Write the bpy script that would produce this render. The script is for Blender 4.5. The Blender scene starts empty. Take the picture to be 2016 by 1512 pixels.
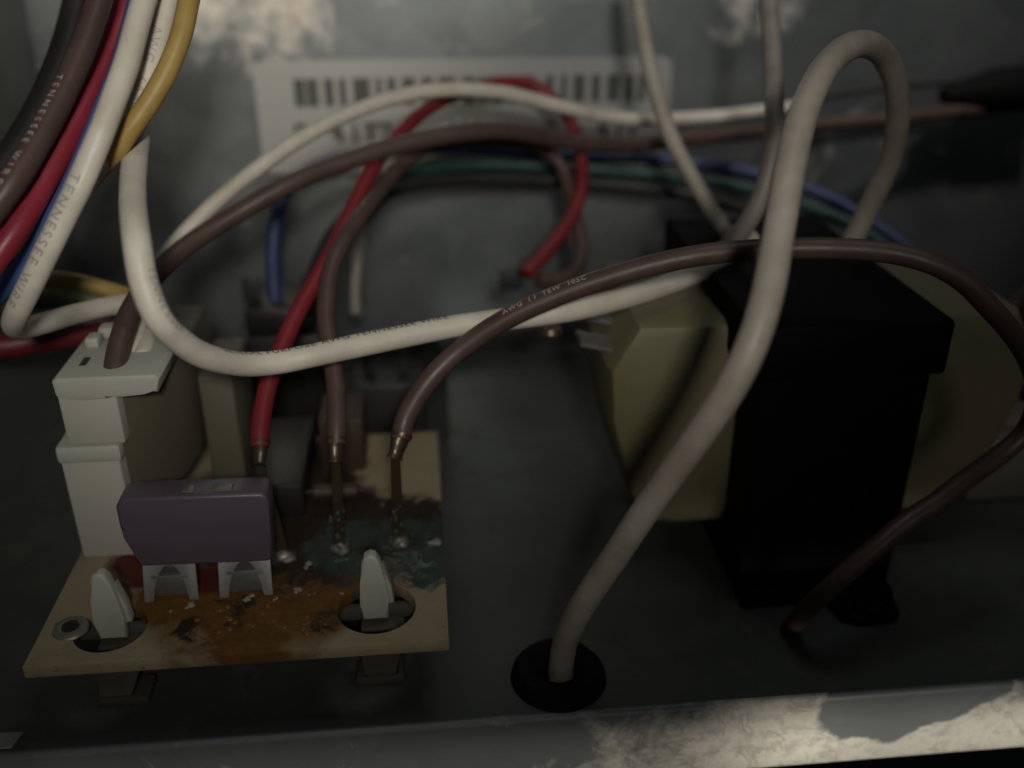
import bpy, bmesh, math, random
from mathutils import Vector, Matrix, Euler, noise
random.seed(7)
S = 0.001                       # every length below is written in millimetres
R = math.radians
sc = bpy.context.scene
col = sc.collection

# ------------------------------------------------------------------ camera
cam = bpy.data.cameras.new('camera')
cam.sensor_width = 36.0
cam.lens = 33.71
cam.clip_start = 0.002
cam.clip_end = 5.0
cam.dof.use_dof = True
cam.dof.focus_distance = 0.118
cam.dof.aperture_fstop = 10.5
cam_o = bpy.data.objects.new('camera', cam)
col.objects.link(cam_o)
cam_o.location = (0, 0, 92 * S)
cam_o.rotation_euler = (R(90 - 26.13), 0, R(-5.49))
sc.camera = cam_o

# ------------------------------------------------------------------ light
world = bpy.data.worlds.new('World')
sc.world = world
world.use_nodes = True
bg = world.node_tree.nodes['Background']
bg.inputs['Color'].default_value = (0.80, 0.95, 1.0, 1)
bg.inputs['Strength'].default_value = 0.013

def lamp(name, kind, loc, target, energy, color, size=0.05, **kw):
    d = bpy.data.lights.new(name, kind)
    d.energy = energy
    d.color = color
    if kind == 'AREA':
        d.size = size
    else:
        d.shadow_soft_size = size
    for k, v in kw.items():
        setattr(d, k, v)
    o = bpy.data.objects.new(name, d)
    col.objects.link(o)
    o.location = Vector(loc) * S
    o.rotation_euler = (Vector(target) * S - o.location).to_track_quat('-Z', 'Y').to_euler()
    return o

lamp('room_lamp', 'SPOT', (8, -78, 140), (-22, 150, 82), 1.0, (1.0, 0.96, 0.89), 0.010,
     spot_size=R(57), spot_blend=1.0)
lamp('lamp_above', 'AREA', (75, 110, 330), (60, 150, 0), 0.055, (0.92, 1.0, 0.98), 0.09)
lamp('coil_fill', 'SPOT', (135, -40, 110), (84, 128, 14), 0.125, (1.0, 0.98, 0.90), 0.03,  # unseen spot added as weak fill on the right half of the coil
     spot_size=R(26), spot_blend=1.0)
lamp('added_spot_back_panel', 'SPOT', (-70, 20, 260), (-31, 205, 95), 2.6, (1.0, 0.91, 0.79), 0.012,  # added spot, brightens the top left of the back panel
     spot_size=R(25), spot_blend=1.0)
lamp('added_spot_back_right', 'SPOT', (110, 60, 260), (88, 205, 84), 0.95, (1.0, 0.96, 0.91), 0.012,  # added spot, lifts the right part of the back panel
     spot_size=R(36), spot_blend=1.0)
for x, w, e in ((94, 0.095, 0.0026), (0, 0.12, 0.0011)):  # unseen area lights added to brighten only the flange face
    lamp('flange_fill', 'AREA', (x, 44, -13), (x - 6, 90, -9), e, (1.0, 0.94, 0.83), w,
         shape='RECTANGLE', size_y=0.005, spread=R(26))

sc.view_settings.view_transform = 'Standard'
sc.view_settings.look = 'None'
sc.view_settings.gamma = 1.0
sc.view_settings.exposure = 0.0
sc.view_settings.use_curve_mapping = False
sc.render.engine = 'CYCLES'
sc.render.resolution_x = 1024
sc.render.resolution_y = 768

# ------------------------------------------------------------------ materials
def new_mat(name):
    m = bpy.data.materials.new(name)
    m.use_nodes = True
    nt = m.node_tree
    return m, nt, nt.nodes['Principled BSDF']

def nnode(nt, typ, **kw):
    n = nt.nodes.new(typ)
    for k, v in kw.items():
        if k in n.inputs:
            n.inputs[k].default_value = v
        else:
            setattr(n, k, v)
    return n

def ramp(nt, fac, stops):
    n = nt.nodes.new('ShaderNodeValToRGB')
    el = n.color_ramp.elements
    while len(el) < len(stops):
        el.new(0.5)
    for e, (p, c) in zip(el, stops):
        e.position = p
        e.color = (*c, 1) if len(c) == 3 else c
    nt.links.new(fac, n.inputs['Fac'])
    return n.outputs['Color']

def mixc(nt, fac, a, b, mode='MIX'):
    n = nt.nodes.new('ShaderNodeMix')
    n.data_type = 'RGBA'
    n.blend_type = mode
    for sock, v in (('Factor', fac), ('A', a), ('B', b)):
        ins = [i for i in n.inputs if i.name == sock and (i.type == 'RGBA' or sock == 'Factor')]
        ins = ins[0]
        if hasattr(v, 'links'):
            nt.links.new(v, ins)
        else:
            ins.default_value = v if sock == 'Factor' else (*v, 1)
    return [o for o in n.outputs if o.type == 'RGBA'][0]

def math_node(nt, op, a, b=None):
    n = nt.nodes.new('ShaderNodeMath')
    n.operation = op
    n.use_clamp = op in ('ADD', 'SUBTRACT')
    for i, v in enumerate((a, b)):
        if v is None:
            continue
        if hasattr(v, 'links'):
            nt.links.new(v, n.inputs[i])
        else:
            n.inputs[i].default_value = v
    return n.outputs[0]

def obj_noise(nt, scale, detail=4.0, rough=0.55, stretch=None, dist=0.0):
    tc = nnode(nt, 'ShaderNodeTexCoord')
    n = nnode(nt, 'ShaderNodeTexNoise', Scale=scale, Detail=detail, Roughness=rough, Distortion=dist)
    v = tc.outputs['Object']
    if stretch:
        mp = nt.nodes.new('ShaderNodeMapping')
        mp.inputs['Scale'].default_value = stretch
        nt.links.new(v, mp.inputs['Vector'])
        v = mp.outputs['Vector']
    nt.links.new(v, n.inputs['Vector'])
    return n.outputs['Fac']

def blob_mask(nt, c, r, edge=0.5):
    """1 inside a ball of radius r (mm) round c (mm, object space), soft rim."""
    tc = nnode(nt, 'ShaderNodeTexCoord')
    d = nt.nodes.new('ShaderNodeVectorMath')
    d.operation = 'DISTANCE'
    nt.links.new(tc.outputs['Object'], d.inputs[0])
    d.inputs[1].default_value = Vector(c) * S
    mr = nt.nodes.new('ShaderNodeMapRange')
    mr.inputs['From Min'].default_value = r * S
    mr.inputs['From Max'].default_value = r * S * edge
    nt.links.new(d.outputs['Value'], mr.inputs['Value'])
    return mr.outputs['Result']

def bump(nt, b, height, strength=0.2, dist=0.0002):
    n = nnode(nt, 'ShaderNodeBump', Strength=strength, Distance=dist)
    nt.links.new(height, n.inputs['Height'])
    nt.links.new(n.outputs['Normal'], b.inputs['Normal'])

def pvc(name, c, rough=0.42, dirt=0.18, spec=0.4):
    m, nt, b = new_mat(name)
    f = ramp(nt, obj_noise(nt, 180, 5, 0.6), [(0.35, (0, 0, 0)), (0.75, (1, 1, 1))])
    dark = tuple(v * (1 - 2.6 * dirt) * k for v, k in zip(c, (1.0, 0.96, 0.88)))
    base = mixc(nt, f, c, dark)
    smut = ramp(nt, obj_noise(nt, 620, 6, 0.7, dist=0.5), [(0.62, (0, 0, 0)), (0.74, (1, 1, 1))])
    base = mixc(nt, math_node(nt, 'MULTIPLY', smut, 0.45), base, (0.10, 0.09, 0.075))
    nt.links.new(base, b.inputs['Base Color'])
    r2 = nt.nodes.new('ShaderNodeMapRange')
    nt.links.new(obj_noise(nt, 420, 3), r2.inputs['Value'])
    r2.inputs['To Min'].default_value = rough - 0.1
    r2.inputs['To Max'].default_value = rough + 0.18
    nt.links.new(r2.outputs['Result'], b.inputs['Roughness'])
    b.inputs['Specular IOR Level'].default_value = spec
    bump(nt, b, obj_noise(nt, 900, 2), 0.08, 0.0001)
    return m

def plain(name, c, rough=0.5, metal=0.0, var=0.2, scale=300, bmp=0.1, sss=0.0, spec=0.5):
    m, nt, b = new_mat(name)
    f = obj_noise(nt, scale, 5, 0.6)
    nt.links.new(mixc(nt, f, tuple(v * (1 - var) for v in c), tuple(min(1, v * (1 + var)) for v in c)), b.inputs['Base Color'])
    b.inputs['Roughness'].default_value = rough
    b.inputs['Metallic'].default_value = metal
    b.inputs['Specular IOR Level'].default_value = spec
    if sss:
        b.inputs['Subsurface Weight'].default_value = sss
        b.inputs['Subsurface Radius'].default_value = (0.0012, 0.001, 0.0006)
        b.inputs['Subsurface Scale'].default_value = 1.0
    bump(nt, b, obj_noise(nt, scale * 3, 3), bmp)
    return m

def galvanised(name, lo, hi, oxide, cover, metal=0.55, rough=0.42, patch=None, soft=0.035):
    """zinc coated sheet: faint crystal spangle, cloudy dulling, whitish oxide patches."""
    m, nt, b = new_mat(name)
    tc = nnode(nt, 'ShaderNodeTexCoord')
    vor = nnode(nt, 'ShaderNodeTexVoronoi', Scale=130.0, Randomness=1.0)
    nt.links.new(tc.outputs['Object'], vor.inputs['Vector'])
    sp = nnode(nt, 'ShaderNodeSeparateColor')
    nt.links.new(vor.outputs['Color'], sp.inputs['Color'])
    cloud = obj_noise(nt, 38, 5, 0.6, dist=0.4)
    f = math_node(nt, 'ADD', math_node(nt, 'MULTIPLY', sp.outputs[0], 0.22), math_node(nt, 'MULTIPLY', cloud, 0.85))
    zinc = mixc(nt, f, lo, hi)
    ox = obj_noise(nt, 130, 10, 0.66, dist=0.35)
    if patch:
        for c, r_, w in patch:
            ox = math_node(nt, 'ADD', ox, math_node(nt, 'MULTIPLY', blob_mask(nt, c, r_, 0.3), w)) if w > 0 else \
                 math_node(nt, 'SUBTRACT', ox, math_node(nt, 'MULTIPLY', blob_mask(nt, c, r_, 0.6), -w))
    om = ramp(nt, ox, [(cover + 0.015 - soft, (0, 0, 0)), (cover + 0.015 + soft, (1, 1, 1))])
    vein = math_node(nt, 'ABSOLUTE', math_node(nt, 'SUBTRACT', obj_noise(nt, 75, 5, 0.55, dist=0.8), 0.5))
    nt.nodes[-2].use_clamp = False
    for n_ in nt.nodes:
        if n_.type == 'MATH' and n_.operation == 'SUBTRACT' and n_.inputs[1].default_value == 0.5:
            n_.use_clamp = False
    gr = ramp(nt, obj_noise(nt, 300, 10, 0.72, dist=0.15), [(0.33, tuple(v * 0.6 for v in oxide)), (0.52, oxide), (0.66, tuple(v * 0.82 for v in oxide))])
    vm = ramp(nt, vein, [(0.0, (0.5, 0.5, 0.5)), (0.02, (0, 0, 0))])
    grain = mixc(nt, vm, gr, tuple(v * k for v, k in zip(oxide, (0.45, 0.40, 0.34))))
    nt.links.new(mixc(nt, om, zinc, grain), b.inputs['Base Color'])
    inv = math_node(nt, 'SUBTRACT', 1.0, om)
    nt.links.new(math_node(nt, 'MULTIPLY', inv, metal), b.inputs['Metallic'])
    nt.links.new(math_node(nt, 'ADD', math_node(nt, 'MULTIPLY', om, 0.3), rough), b.inputs['Roughness'])
    bump(nt, b, math_node(nt, 'ADD', obj_noise(nt, 300, 5), math_node(nt, 'MULTIPLY', om, 0.6)), 0.12, 0.0002)
    return m

M = {}
M['back'] = galvanised('galvanised_back', (0.125, 0.142, 0.146), (0.37, 0.395, 0.39), (0.50, 0.46, 0.40), 0.70, 0.70, 0.34,
                       [((-34, 205, 80), 24, 0.22), ((-22, 205, 74), 14, 0.12), ((72, 205, 76), 16, 0.16), ((88, 205, 44), 14, 0.13)], 0.10)
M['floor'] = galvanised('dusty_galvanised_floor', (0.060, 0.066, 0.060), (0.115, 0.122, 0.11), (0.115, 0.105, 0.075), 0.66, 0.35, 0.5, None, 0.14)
M['flange'] = galvanised('weathered_flange', (0.105, 0.118, 0.122), (0.21, 0.225, 0.225), (0.60, 0.57, 0.50), 0.645, 0.30, 0.5,
                         [((22, 90, -9), 14, 0.10), ((34, 90, -8), 15, 0.20), ((46, 90, -7), 15, 0.34), ((60, 90, -12), 13, 0.34), ((76, 90, -9), 15, 0.36), ((96, 90, -6), 18, 0.3),
                          ((54, 90, -3.5), 5.5, -0.5), ((60, 90, -3.5), 6.5, -0.5), ((66.5, 90, -1.5), 6.0, -0.5), ((72, 90, 0), 4.5, -0.4)], 0.075)
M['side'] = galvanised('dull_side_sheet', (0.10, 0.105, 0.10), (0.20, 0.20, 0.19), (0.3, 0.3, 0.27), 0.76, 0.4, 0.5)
M['white'] = pvc('white_insulation', (0.66, 0.61, 0.52), 0.40, 0.10)
M['white_old'] = pvc('yellowed_white_insulation', (0.44, 0.39, 0.325), 0.42, 0.12)
M['grey_ins'] = pvc('grey_white_insulation', (0.32, 0.29, 0.25), 0.45, 0.12)
M['brown'] = pvc('brown_insulation', (0.096, 0.058, 0.049), 0.42, 0.14, 0.45)
M['brown_dark'] = pvc('dark_brown_insulation', (0.075, 0.038, 0.030), 0.42, 0.14)
M['red'] = pvc('red_insulation', (0.215, 0.021, 0.028), 0.42, 0.10)
M['crimson'] = pvc('crimson_insulation', (0.26, 0.024, 0.040), 0.38, 0.10)
M['maroon'] = pvc('maroon_insulation', (0.12, 0.012, 0.016), 0.45, 0.1)
M['maroon_dark'] = pvc('dark_maroon_insulation', (0.045, 0.016, 0.015), 0.5, 0.1)
M['blue'] = pvc('blue_insulation', (0.028, 0.043, 0.13), 0.42, 0.1)
M['blue_light'] = pvc('light_blue_insulation', (0.06, 0.12, 0.33), 0.42, 0.1)
M['green'] = pvc('green_insulation', (0.020, 0.062, 0.054), 0.42, 0.1)
M['pale_green'] = pvc('pale_green_insulation', (0.20, 0.24, 0.12), 0.42, 0.1)
M['yellow'] = pvc('yellow_insulation', (0.42, 0.29, 0.085), 0.42, 0.12)
M['black_ins'] = pvc('black_insulation', (0.02, 0.018, 0.016), 0.45, 0.1)
M['nylon'] = plain('cream_nylon', (0.41, 0.41, 0.345), 0.5, 0, 0.06, 120, 0.05, 0.35)
M['nylon_shaded_side'] = plain('side_shade_nylon', (0.105, 0.098, 0.062), 0.6, 0, 0.12, 120, 0.05, 0.2)  # cream nylon darkened, putting the plug side's and relay's shade into the colour
M['nylon_shaded_post'] = plain('post_shade_nylon', (0.06, 0.055, 0.04), 0.7, 0, 0.2, 150, 0.1)  # white nylon darkened so the posts' shade under the board is in the colour
M['lilac'] = plain('purple_fuse_plastic', (0.080, 0.066, 0.083), 0.42, 0, 0.07, 200, 0.05)
M['tin'] = plain('dull_tinned_metal', (0.20, 0.195, 0.185), 0.5, 0.6, 0.25, 500, 0.15)
M['brass'] = plain('tarnished_brass', (0.12, 0.095, 0.06), 0.40, 0.75, 0.3, 500, 0.2)
M['steel_dark'] = plain('dark_steel', (0.035, 0.038, 0.036), 0.55, 0.3, 0.3, 200, 0.1)
M['core'] = plain('black_varnished_steel', (0.0035, 0.004, 0.004), 0.6, 0.0, 0.4, 120, 0.15, 0, 0.06)
M['coil'] = plain('yellowed_coil_wrap', (0.165, 0.147, 0.076), 0.5, 0, 0.10, 70, 0.1, 0.1)
M['rubber'] = plain('black_rubber', (0.007, 0.007, 0.007), 0.75, 0, 0.3, 200, 0.1, 0, 0.12)
M['relay_black'] = plain('black_relay_plastic', (0.014, 0.014, 0.013), 0.45, 0, 0.3, 200, 0.05)
M['relay_brown'] = plain('brown_component_plastic', (0.045, 0.026, 0.018), 0.55, 0, 0.2, 200, 0.05)
M['beige'] = plain('beige_plastic', (0.22, 0.19, 0.16), 0.5, 0, 0.08, 120, 0.05)
M['ink_dark'] = plain('dark_print', (0.05, 0.05, 0.045), 0.7, 0, 0.2, 800, 0.0)
M['ink_faint'] = plain('faint_print', (0.40, 0.38, 0.33), 0.7, 0, 0.2, 800, 0.0)
M['ink_grey'] = plain('grey_print', (0.27, 0.26, 0.23), 0.7, 0, 0.2, 800, 0.0)
M['ink_white'] = plain('white_print', (0.42, 0.38, 0.36), 0.6, 0, 0.1, 800, 0.0)
M['ink_barcode'] = plain('barcode_print', (0.05, 0.052, 0.047), 0.6, 0, 0.2, 300, 0.0)
M['paper'] = plain('white_paper', (0.27, 0.275, 0.26), 0.45, 0, 0.07, 60, 0.03)
M['deposit'] = plain('pale_corrosion_crust', (0.26, 0.24, 0.19), 0.8, 0, 0.25, 900, 0.3)
M['verdigris'] = plain('verdigris_crust', (0.06, 0.082, 0.072), 0.85, 0, 0.4, 900, 0.3)
M['solder'] = plain('dull_solder', (0.26, 0.25, 0.20), 0.45, 0.6, 0.3, 700, 0.2)
M['flux'] = plain('amber_flux', (0.16, 0.075, 0.02), 0.25, 0, 0.4, 500, 0.1)

def board_material():
    m, nt, b = new_mat('phenolic_board')
    tan = mixc(nt, obj_noise(nt, 400, 6, 0.6), (0.24, 0.19, 0.115), (0.34, 0.275, 0.175))
    n1 = obj_noise(nt, 150, 7, 0.62, dist=0.6)
    n2 = obj_noise(nt, 210, 7, 0.65, dist=1.0)
    n3 = obj_noise(nt, 500, 6, 0.7, dist=0.4)
    def layer(colr, base, blobs, nz, amp, lo, hi):
        mk = None
        for c, r in blobs:
            k = blob_mask(nt, c, r, 0.35)
            mk = k if mk is None else math_node(nt, 'MAXIMUM', mk, k)
        nn = math_node(nt, 'MULTIPLY', nz, amp)
        v = math_node(nt, 'MULTIPLY', mk, nn)
        return mixc(nt, ramp(nt, v, [(lo, (0, 0, 0)), (hi, (1, 1, 1))]), base, colr)
    amber = mixc(nt, n3, (0.055, 0.024, 0.007), (0.20, 0.095, 0.022))
    c = layer(amber, tan, [((-24, 101, 12), 19), ((-14, 104, 12), 16), ((-33, 104, 12), 11)], n1, 1.0, 0.20, 0.42)
    red = (0.085, 0.020, 0.012)
    c = layer(red, c, [((-38, 113, 12), 12), ((-28, 110, 12), 11)], n1, 1.0, 0.30, 0.40)
    brown_black = mixc(nt, n3, (0.008, 0.007, 0.005), (0.045, 0.032, 0.018))  # near-black brown mottling, mostly over the middle and rear of the board
    c = layer(brown_black, c, [((-18, 117, 12), 22), ((-27, 124, 12), 20), ((-6, 116, 12), 15), ((-14, 122, 12), 13), ((-22, 134, 12), 17)], n2, 1.0, 0.24, 0.36)
    c = layer(brown_black, c, [((-26, 100, 12), 8), ((-30, 97, 12), 6), ((-14, 97, 12), 6)], n2, 1.0, 0.42, 0.55)
    teal = mixc(nt, n3, (0.006, 0.012, 0.011), (0.075, 0.095, 0.088))
    c = layer(teal, c, [((-5, 110, 12), 18), ((-12, 113, 12), 13), ((-1, 114, 12), 10)], n2, 1.0, 0.38, 0.47)
    rim = mixc(nt, n3, (0.08, 0.10, 0.085), (0.20, 0.24, 0.21))
    c = layer(rim, c, [((-6, 108, 12), 11), ((-2, 105, 12), 8)], obj_noise(nt, 330, 6, 0.7, dist=1.2), 1.0, 0.50, 0.60)
    specks = ramp(nt, obj_noise(nt, 1100, 3, 0.7), [(0.66, (0, 0, 0)), (0.72, (1, 1, 1))])
    c = mixc(nt, math_node(nt, 'MULTIPLY', specks, 0.8), c, (0.05, 0.04, 0.025))
    nt.links.new(c, b.inputs['Base Color'])
    b.inputs['Roughness'].default_value = 0.65
    b.inputs['Specular IOR Level'].default_value = 0.2
    bump(nt, b, math_node(nt, 'ADD', n2, n3), 0.35, 0.0003)
    return m
M['board'] = board_material()

# ------------------------------------------------------------------ mesh helpers
def link(name, me, mat, parent=None, smooth=True, angle=35):
    o = bpy.data.objects.new(name, me)
    col.objects.link(o)
    if mat is not None:
        me.materials.clear()
        me.materials.append(mat)
    if smooth:
        for p in me.polygons:
            p.use_smooth = True
        me.set_sharp_from_angle(angle=R(angle))
    if parent:
        o.parent = parent
    return o

def tag(o, label=None, category=None, group=None, kind=None):
    if label: o['label'] = label
    if category: o['category'] = category
    if group: o['group'] = group
    if kind: o['kind'] = kind
    return o

def empty(name):
    o = bpy.data.objects.new(name, None)
    o.empty_display_size = 0.002
    col.objects.link(o)
    return o

def bm_out(bm, name, mat, parent=None, smooth=True, angle=35):
    bmesh.ops.recalc_face_normals(bm, faces=bm.faces[:])
    me = bpy.data.meshes.new(name)
    bm.to_mesh(me)
    bm.free()
    return link(name, me, mat, parent, smooth, angle)

def box(bm, x0, x1, y0, y1, z0, z1, bev=0.0, seg=2, mat=None):
    r = bmesh.ops.create_cube(bm, size=1.0)
    vs = r['verts']
    for v in vs:
        v.co = Vector(((x0 + x1) / 2 + v.co.x * (x1 - x0), (y0 + y1) / 2 + v.co.y * (y1 - y0), (z0 + z1) / 2 + v.co.z * (z1 - z0))) * S
        if mat is not None:
            v.co = mat @ v.co
    if bev:
        es = list({e for v in vs for e in v.link_edges})
        bmesh.ops.bevel(bm, geom=es, offset=bev * S, segments=seg, profile=0.5, affect='EDGES')
    return vs

def lathe(bm, prof, c, n=32, axis=None):
    """prof: (radius, height) pairs in mm, spun about a vertical axis through c."""
    rings = []
    for r, h in prof:
        rings.append([bm.verts.new(Vector((c[0] + r * math.cos(2 * math.pi * i / n), c[1] + r * math.sin(2 * math.pi * i / n), c[2] + h)) * S) for i in range(n)])
    for a, b_ in zip(rings, rings[1:]):
        for i in range(n):
            bm.faces.new((a[i], a[(i + 1) % n], b_[(i + 1) % n], b_[i]))
    for rg, rev in ((rings[0], True), (rings[-1], False)):
        bm.faces.new(rg[::-1] if rev else rg)

def prism(bm, poly, a0, a1, axis='y', bev=0.0, seg=2):
    """extrude a 2-D outline (mm) along an axis from a0 to a1."""
    def pt(u, v, a):
        return Vector({'x': (a, u, v), 'y': (u, a, v), 'z': (u, v, a)}[axis]) * S
    lo = [bm.verts.new(pt(u, v, a0)) for u, v in poly]
    hi = [bm.verts.new(pt(u, v, a1)) for u, v in poly]
    n = len(poly)
    fs = [bm.faces.new(lo), bm.faces.new(hi[::-1])]
    for i in range(n):
        fs.append(bm.faces.new((lo[i], hi[i], hi[(i + 1) % n], lo[(i + 1) % n])))
    if bev:
        es = list({e for f in fs[:2] for e in f.edges})
        bmesh.ops.bevel(bm, geom=es, offset=bev * S, segments=seg, profile=0.5, affect='EDGES')

def plate_with_holes(name, outer, holes, z0, z1, mat, parent=None, bev=0.0):
    """flat plate cut from an outline with real openings (2-D curve, filled and extruded)."""
    cu = bpy.data.curves.new(name, 'CURVE')
    cu.dimensions = '2D'
    cu.fill_mode = 'BOTH'
    cu.extrude = (z1 - z0) / 2 * S
    cu.bevel_depth = bev * S
    cu.bevel_resolution = 1
    for pts in [outer] + holes:
        sp = cu.splines.new('POLY')
        sp.points.add(len(pts) - 1)
        for p, (x, y) in zip(sp.points, pts):
            p.co = (x * S, y * S, 0, 1)
        sp.use_cyclic_u = True
    t = bpy.data.objects.new(name + '_tmp', cu)
    col.objects.link(t)
    bpy.context.view_layer.update()
    me = bpy.data.meshes.new_from_object(t.evaluated_get(bpy.context.evaluated_depsgraph_get()))
    bpy.data.objects.remove(t)
    bpy.data.curves.remove(cu)
    for v in me.vertices:
        v.co.z += (z0 + z1) / 2 * S
    return link(name, me, mat, parent, True, 30)

def circle(cx, cy, r, n=28, ry=None):
    return [(cx + r * math.cos(2 * math.pi * i / n), cy + (ry or r) * math.sin(2 * math.pi * i / n)) for i in range(n)]

def glyph_mesh(text, height, spacing=1.0, bold=0.0):
    """flat lettering, cap height in mm, origin at the baseline start."""
    cu = bpy.data.curves.new('glyphs', 'FONT')
    cu.body = text
    cu.size = 1.0
    cu.space_character = spacing
    cu.resolution_u = 3
    cu.offset = bold
    t = bpy.data.objects.new('glyphs_tmp', cu)
    col.objects.link(t)
    bpy.context.view_layer.update()
    me = bpy.data.meshes.new_from_object(t.evaluated_get(bpy.context.evaluated_depsgraph_get()))
    bpy.data.objects.remove(t)
    bpy.data.curves.remove(cu)
    k = height / 0.69
    for v in me.vertices:
        v.co *= k
    return me

# ------------------------------------------------------------------ wires
def resample(pts, step=0.7):
    P = [Vector(p) for p in pts]
    P = [P[0] * 2 - P[1]] + P + [P[-1] * 2 - P[-2]]
    raw = []
    for i in range(1, len(P) - 2):
        a, b_, c, d = P[i - 1:i + 3]
        n = max(2, int((c - b_).length / 0.25))
        for j in range(n):
            t = j / n
            raw.append(0.5 * ((2 * b_) + (c - a) * t + (2 * a - 5 * b_ + 4 * c - d) * t * t + (3 * b_ - a - 3 * c + d) * t ** 3))
    raw.append(P[-2])
    for _ in range(14):                     # ease the hand-laid control points into one bend
        raw = [raw[0]] + [(raw[i - 1] + raw[i] * 2 + raw[i + 1]) / 4 for i in range(1, len(raw) - 1)] + [raw[-1]]
    out, acc = [raw[0]], 0.0
    for a, b_ in zip(raw, raw[1:]):
        acc += (b_ - a).length
        if acc >= step:
            out.append(b_)
            acc = 0.0
    out.append(raw[-1])
    return out

def frames(path):
    T = []
    for i in range(len(path)):
        T.append((path[min(i + 1, len(path) - 1)] - path[max(i - 1, 0)]).normalized())
    N = [T[0].orthogonal().normalized()]
    for i in range(1, len(path)):
        n = N[-1] - T[i] * N[-1].dot(T[i])
        N.append(n.normalized())
    return T, N

def tube(bm, path, rad, n=16, flat=1.0):
    T, N = frames(path)
    rings = []
    for i, p in enumerate(path):
        b_ = T[i].cross(N[i])
        r = rad(i) if callable(rad) else rad
        rings.append([bm.verts.new((p + (N[i] * math.cos(2 * math.pi * k / n) + b_ * flat * math.sin(2 * math.pi * k / n)) * r) * S) for k in range(n)])
    for a, c in zip(rings, rings[1:]):
        for k in range(n):
            bm.faces.new((a[k], a[(k + 1) % n], c[(k + 1) % n], c[k]))
    bm.faces.new(rings[0][::-1])
    bm.faces.new(rings[-1])

def wire(key, name, mat, label, group=None):
    dia, pts = WIRE_PATHS[key]
    path = resample(pts)
    bm = bmesh.new()
    ph = random.random() * 40
    for i in range(6, len(path)):           # hand-bent, never a perfect curve
        q = Vector((i * 0.045 + ph, ph, 0))
        path[i] = path[i] + Vector((noise.noise(q), noise.noise(q + Vector((9, 0, 0))), noise.noise(q + Vector((0, 9, 0))))) * 0.16 * min(1, (i - 5) / 12)
    tube(bm, path, lambda i: dia / 2 * (1 + 0.03 * noise.noise(Vector((i * 0.11 + ph, 0, 0)))), 18)
    o = bm_out(bm, name, mat, None, True, 60)
    tag(o, label, 'wire', group)
    return o, path, dia / 2

def print_on(o, path, rad, text, s0, height, mat, ref=(0, -0.8, 0.6), roll=0.0, spacing=1.15, name='printed_text'):
    """lettering wrapped on the round insulation, reading along the wire."""
    me = glyph_mesh(text, height, spacing)
    bm = bmesh.new()
    bm.from_mesh(me)
    bpy.data.meshes.remove(me)
    bmesh.ops.triangulate(bm, faces=bm.faces[:])
    bmesh.ops.subdivide_edges(bm, edges=bm.edges[:], cuts=2, use_grid_fill=True)
    cum = [0.0]
    for a, b_ in zip(path, path[1:]):
        cum.append(cum[-1] + (b_ - a).length)
    ref = Vector(ref).normalized()
    for v in bm.verts:
        s = s0 + v.co.x
        i = 0
        while i < len(cum) - 2 and cum[i + 1] < s:
            i += 1
        f = (s - cum[i]) / max(1e-6, cum[i + 1] - cum[i])
        p = path[i].lerp(path[i + 1], f)
        t = (path[min(i + 2, len(path) - 1)] - path[max(i - 1, 0)]).normalized()
        n = (ref - t * ref.dot(t)).normalized()
        b_ = n.cross(t)
        a = (v.co.y - height / 2) / rad + roll
        v.co = (p + (n * math.cos(a) + b_ * math.sin(a)) * (rad * 1.016 + 0.02)) * S
    me2 = bpy.data.meshes.new(name)
    bm.to_mesh(me2)
    bm.free()
    return link(name, me2, mat, o, False)

def blobs(name, spots, mat, parent, kind=None):
    """small irregular lumps joined into one crust."""
    bm = bmesh.new()
    for (x, y, z, r, h) in spots:
        res = bmesh.ops.create_icosphere(bm, subdivisions=2, radius=1.0)
        q = random.random() * 50
        for v in res['verts']:
            k = 1 + 0.45 * noise.noise(v.co * 1.7 + Vector((q, q, 0)))
            v.co = Vector((x + v.co.x * r * k, y + v.co.y * r * k, z + v.co.z * h * k)) * S
    o = bm_out(bm, name, mat, parent, True, 60)
    if kind:
        o['kind'] = kind
    return o

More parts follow.
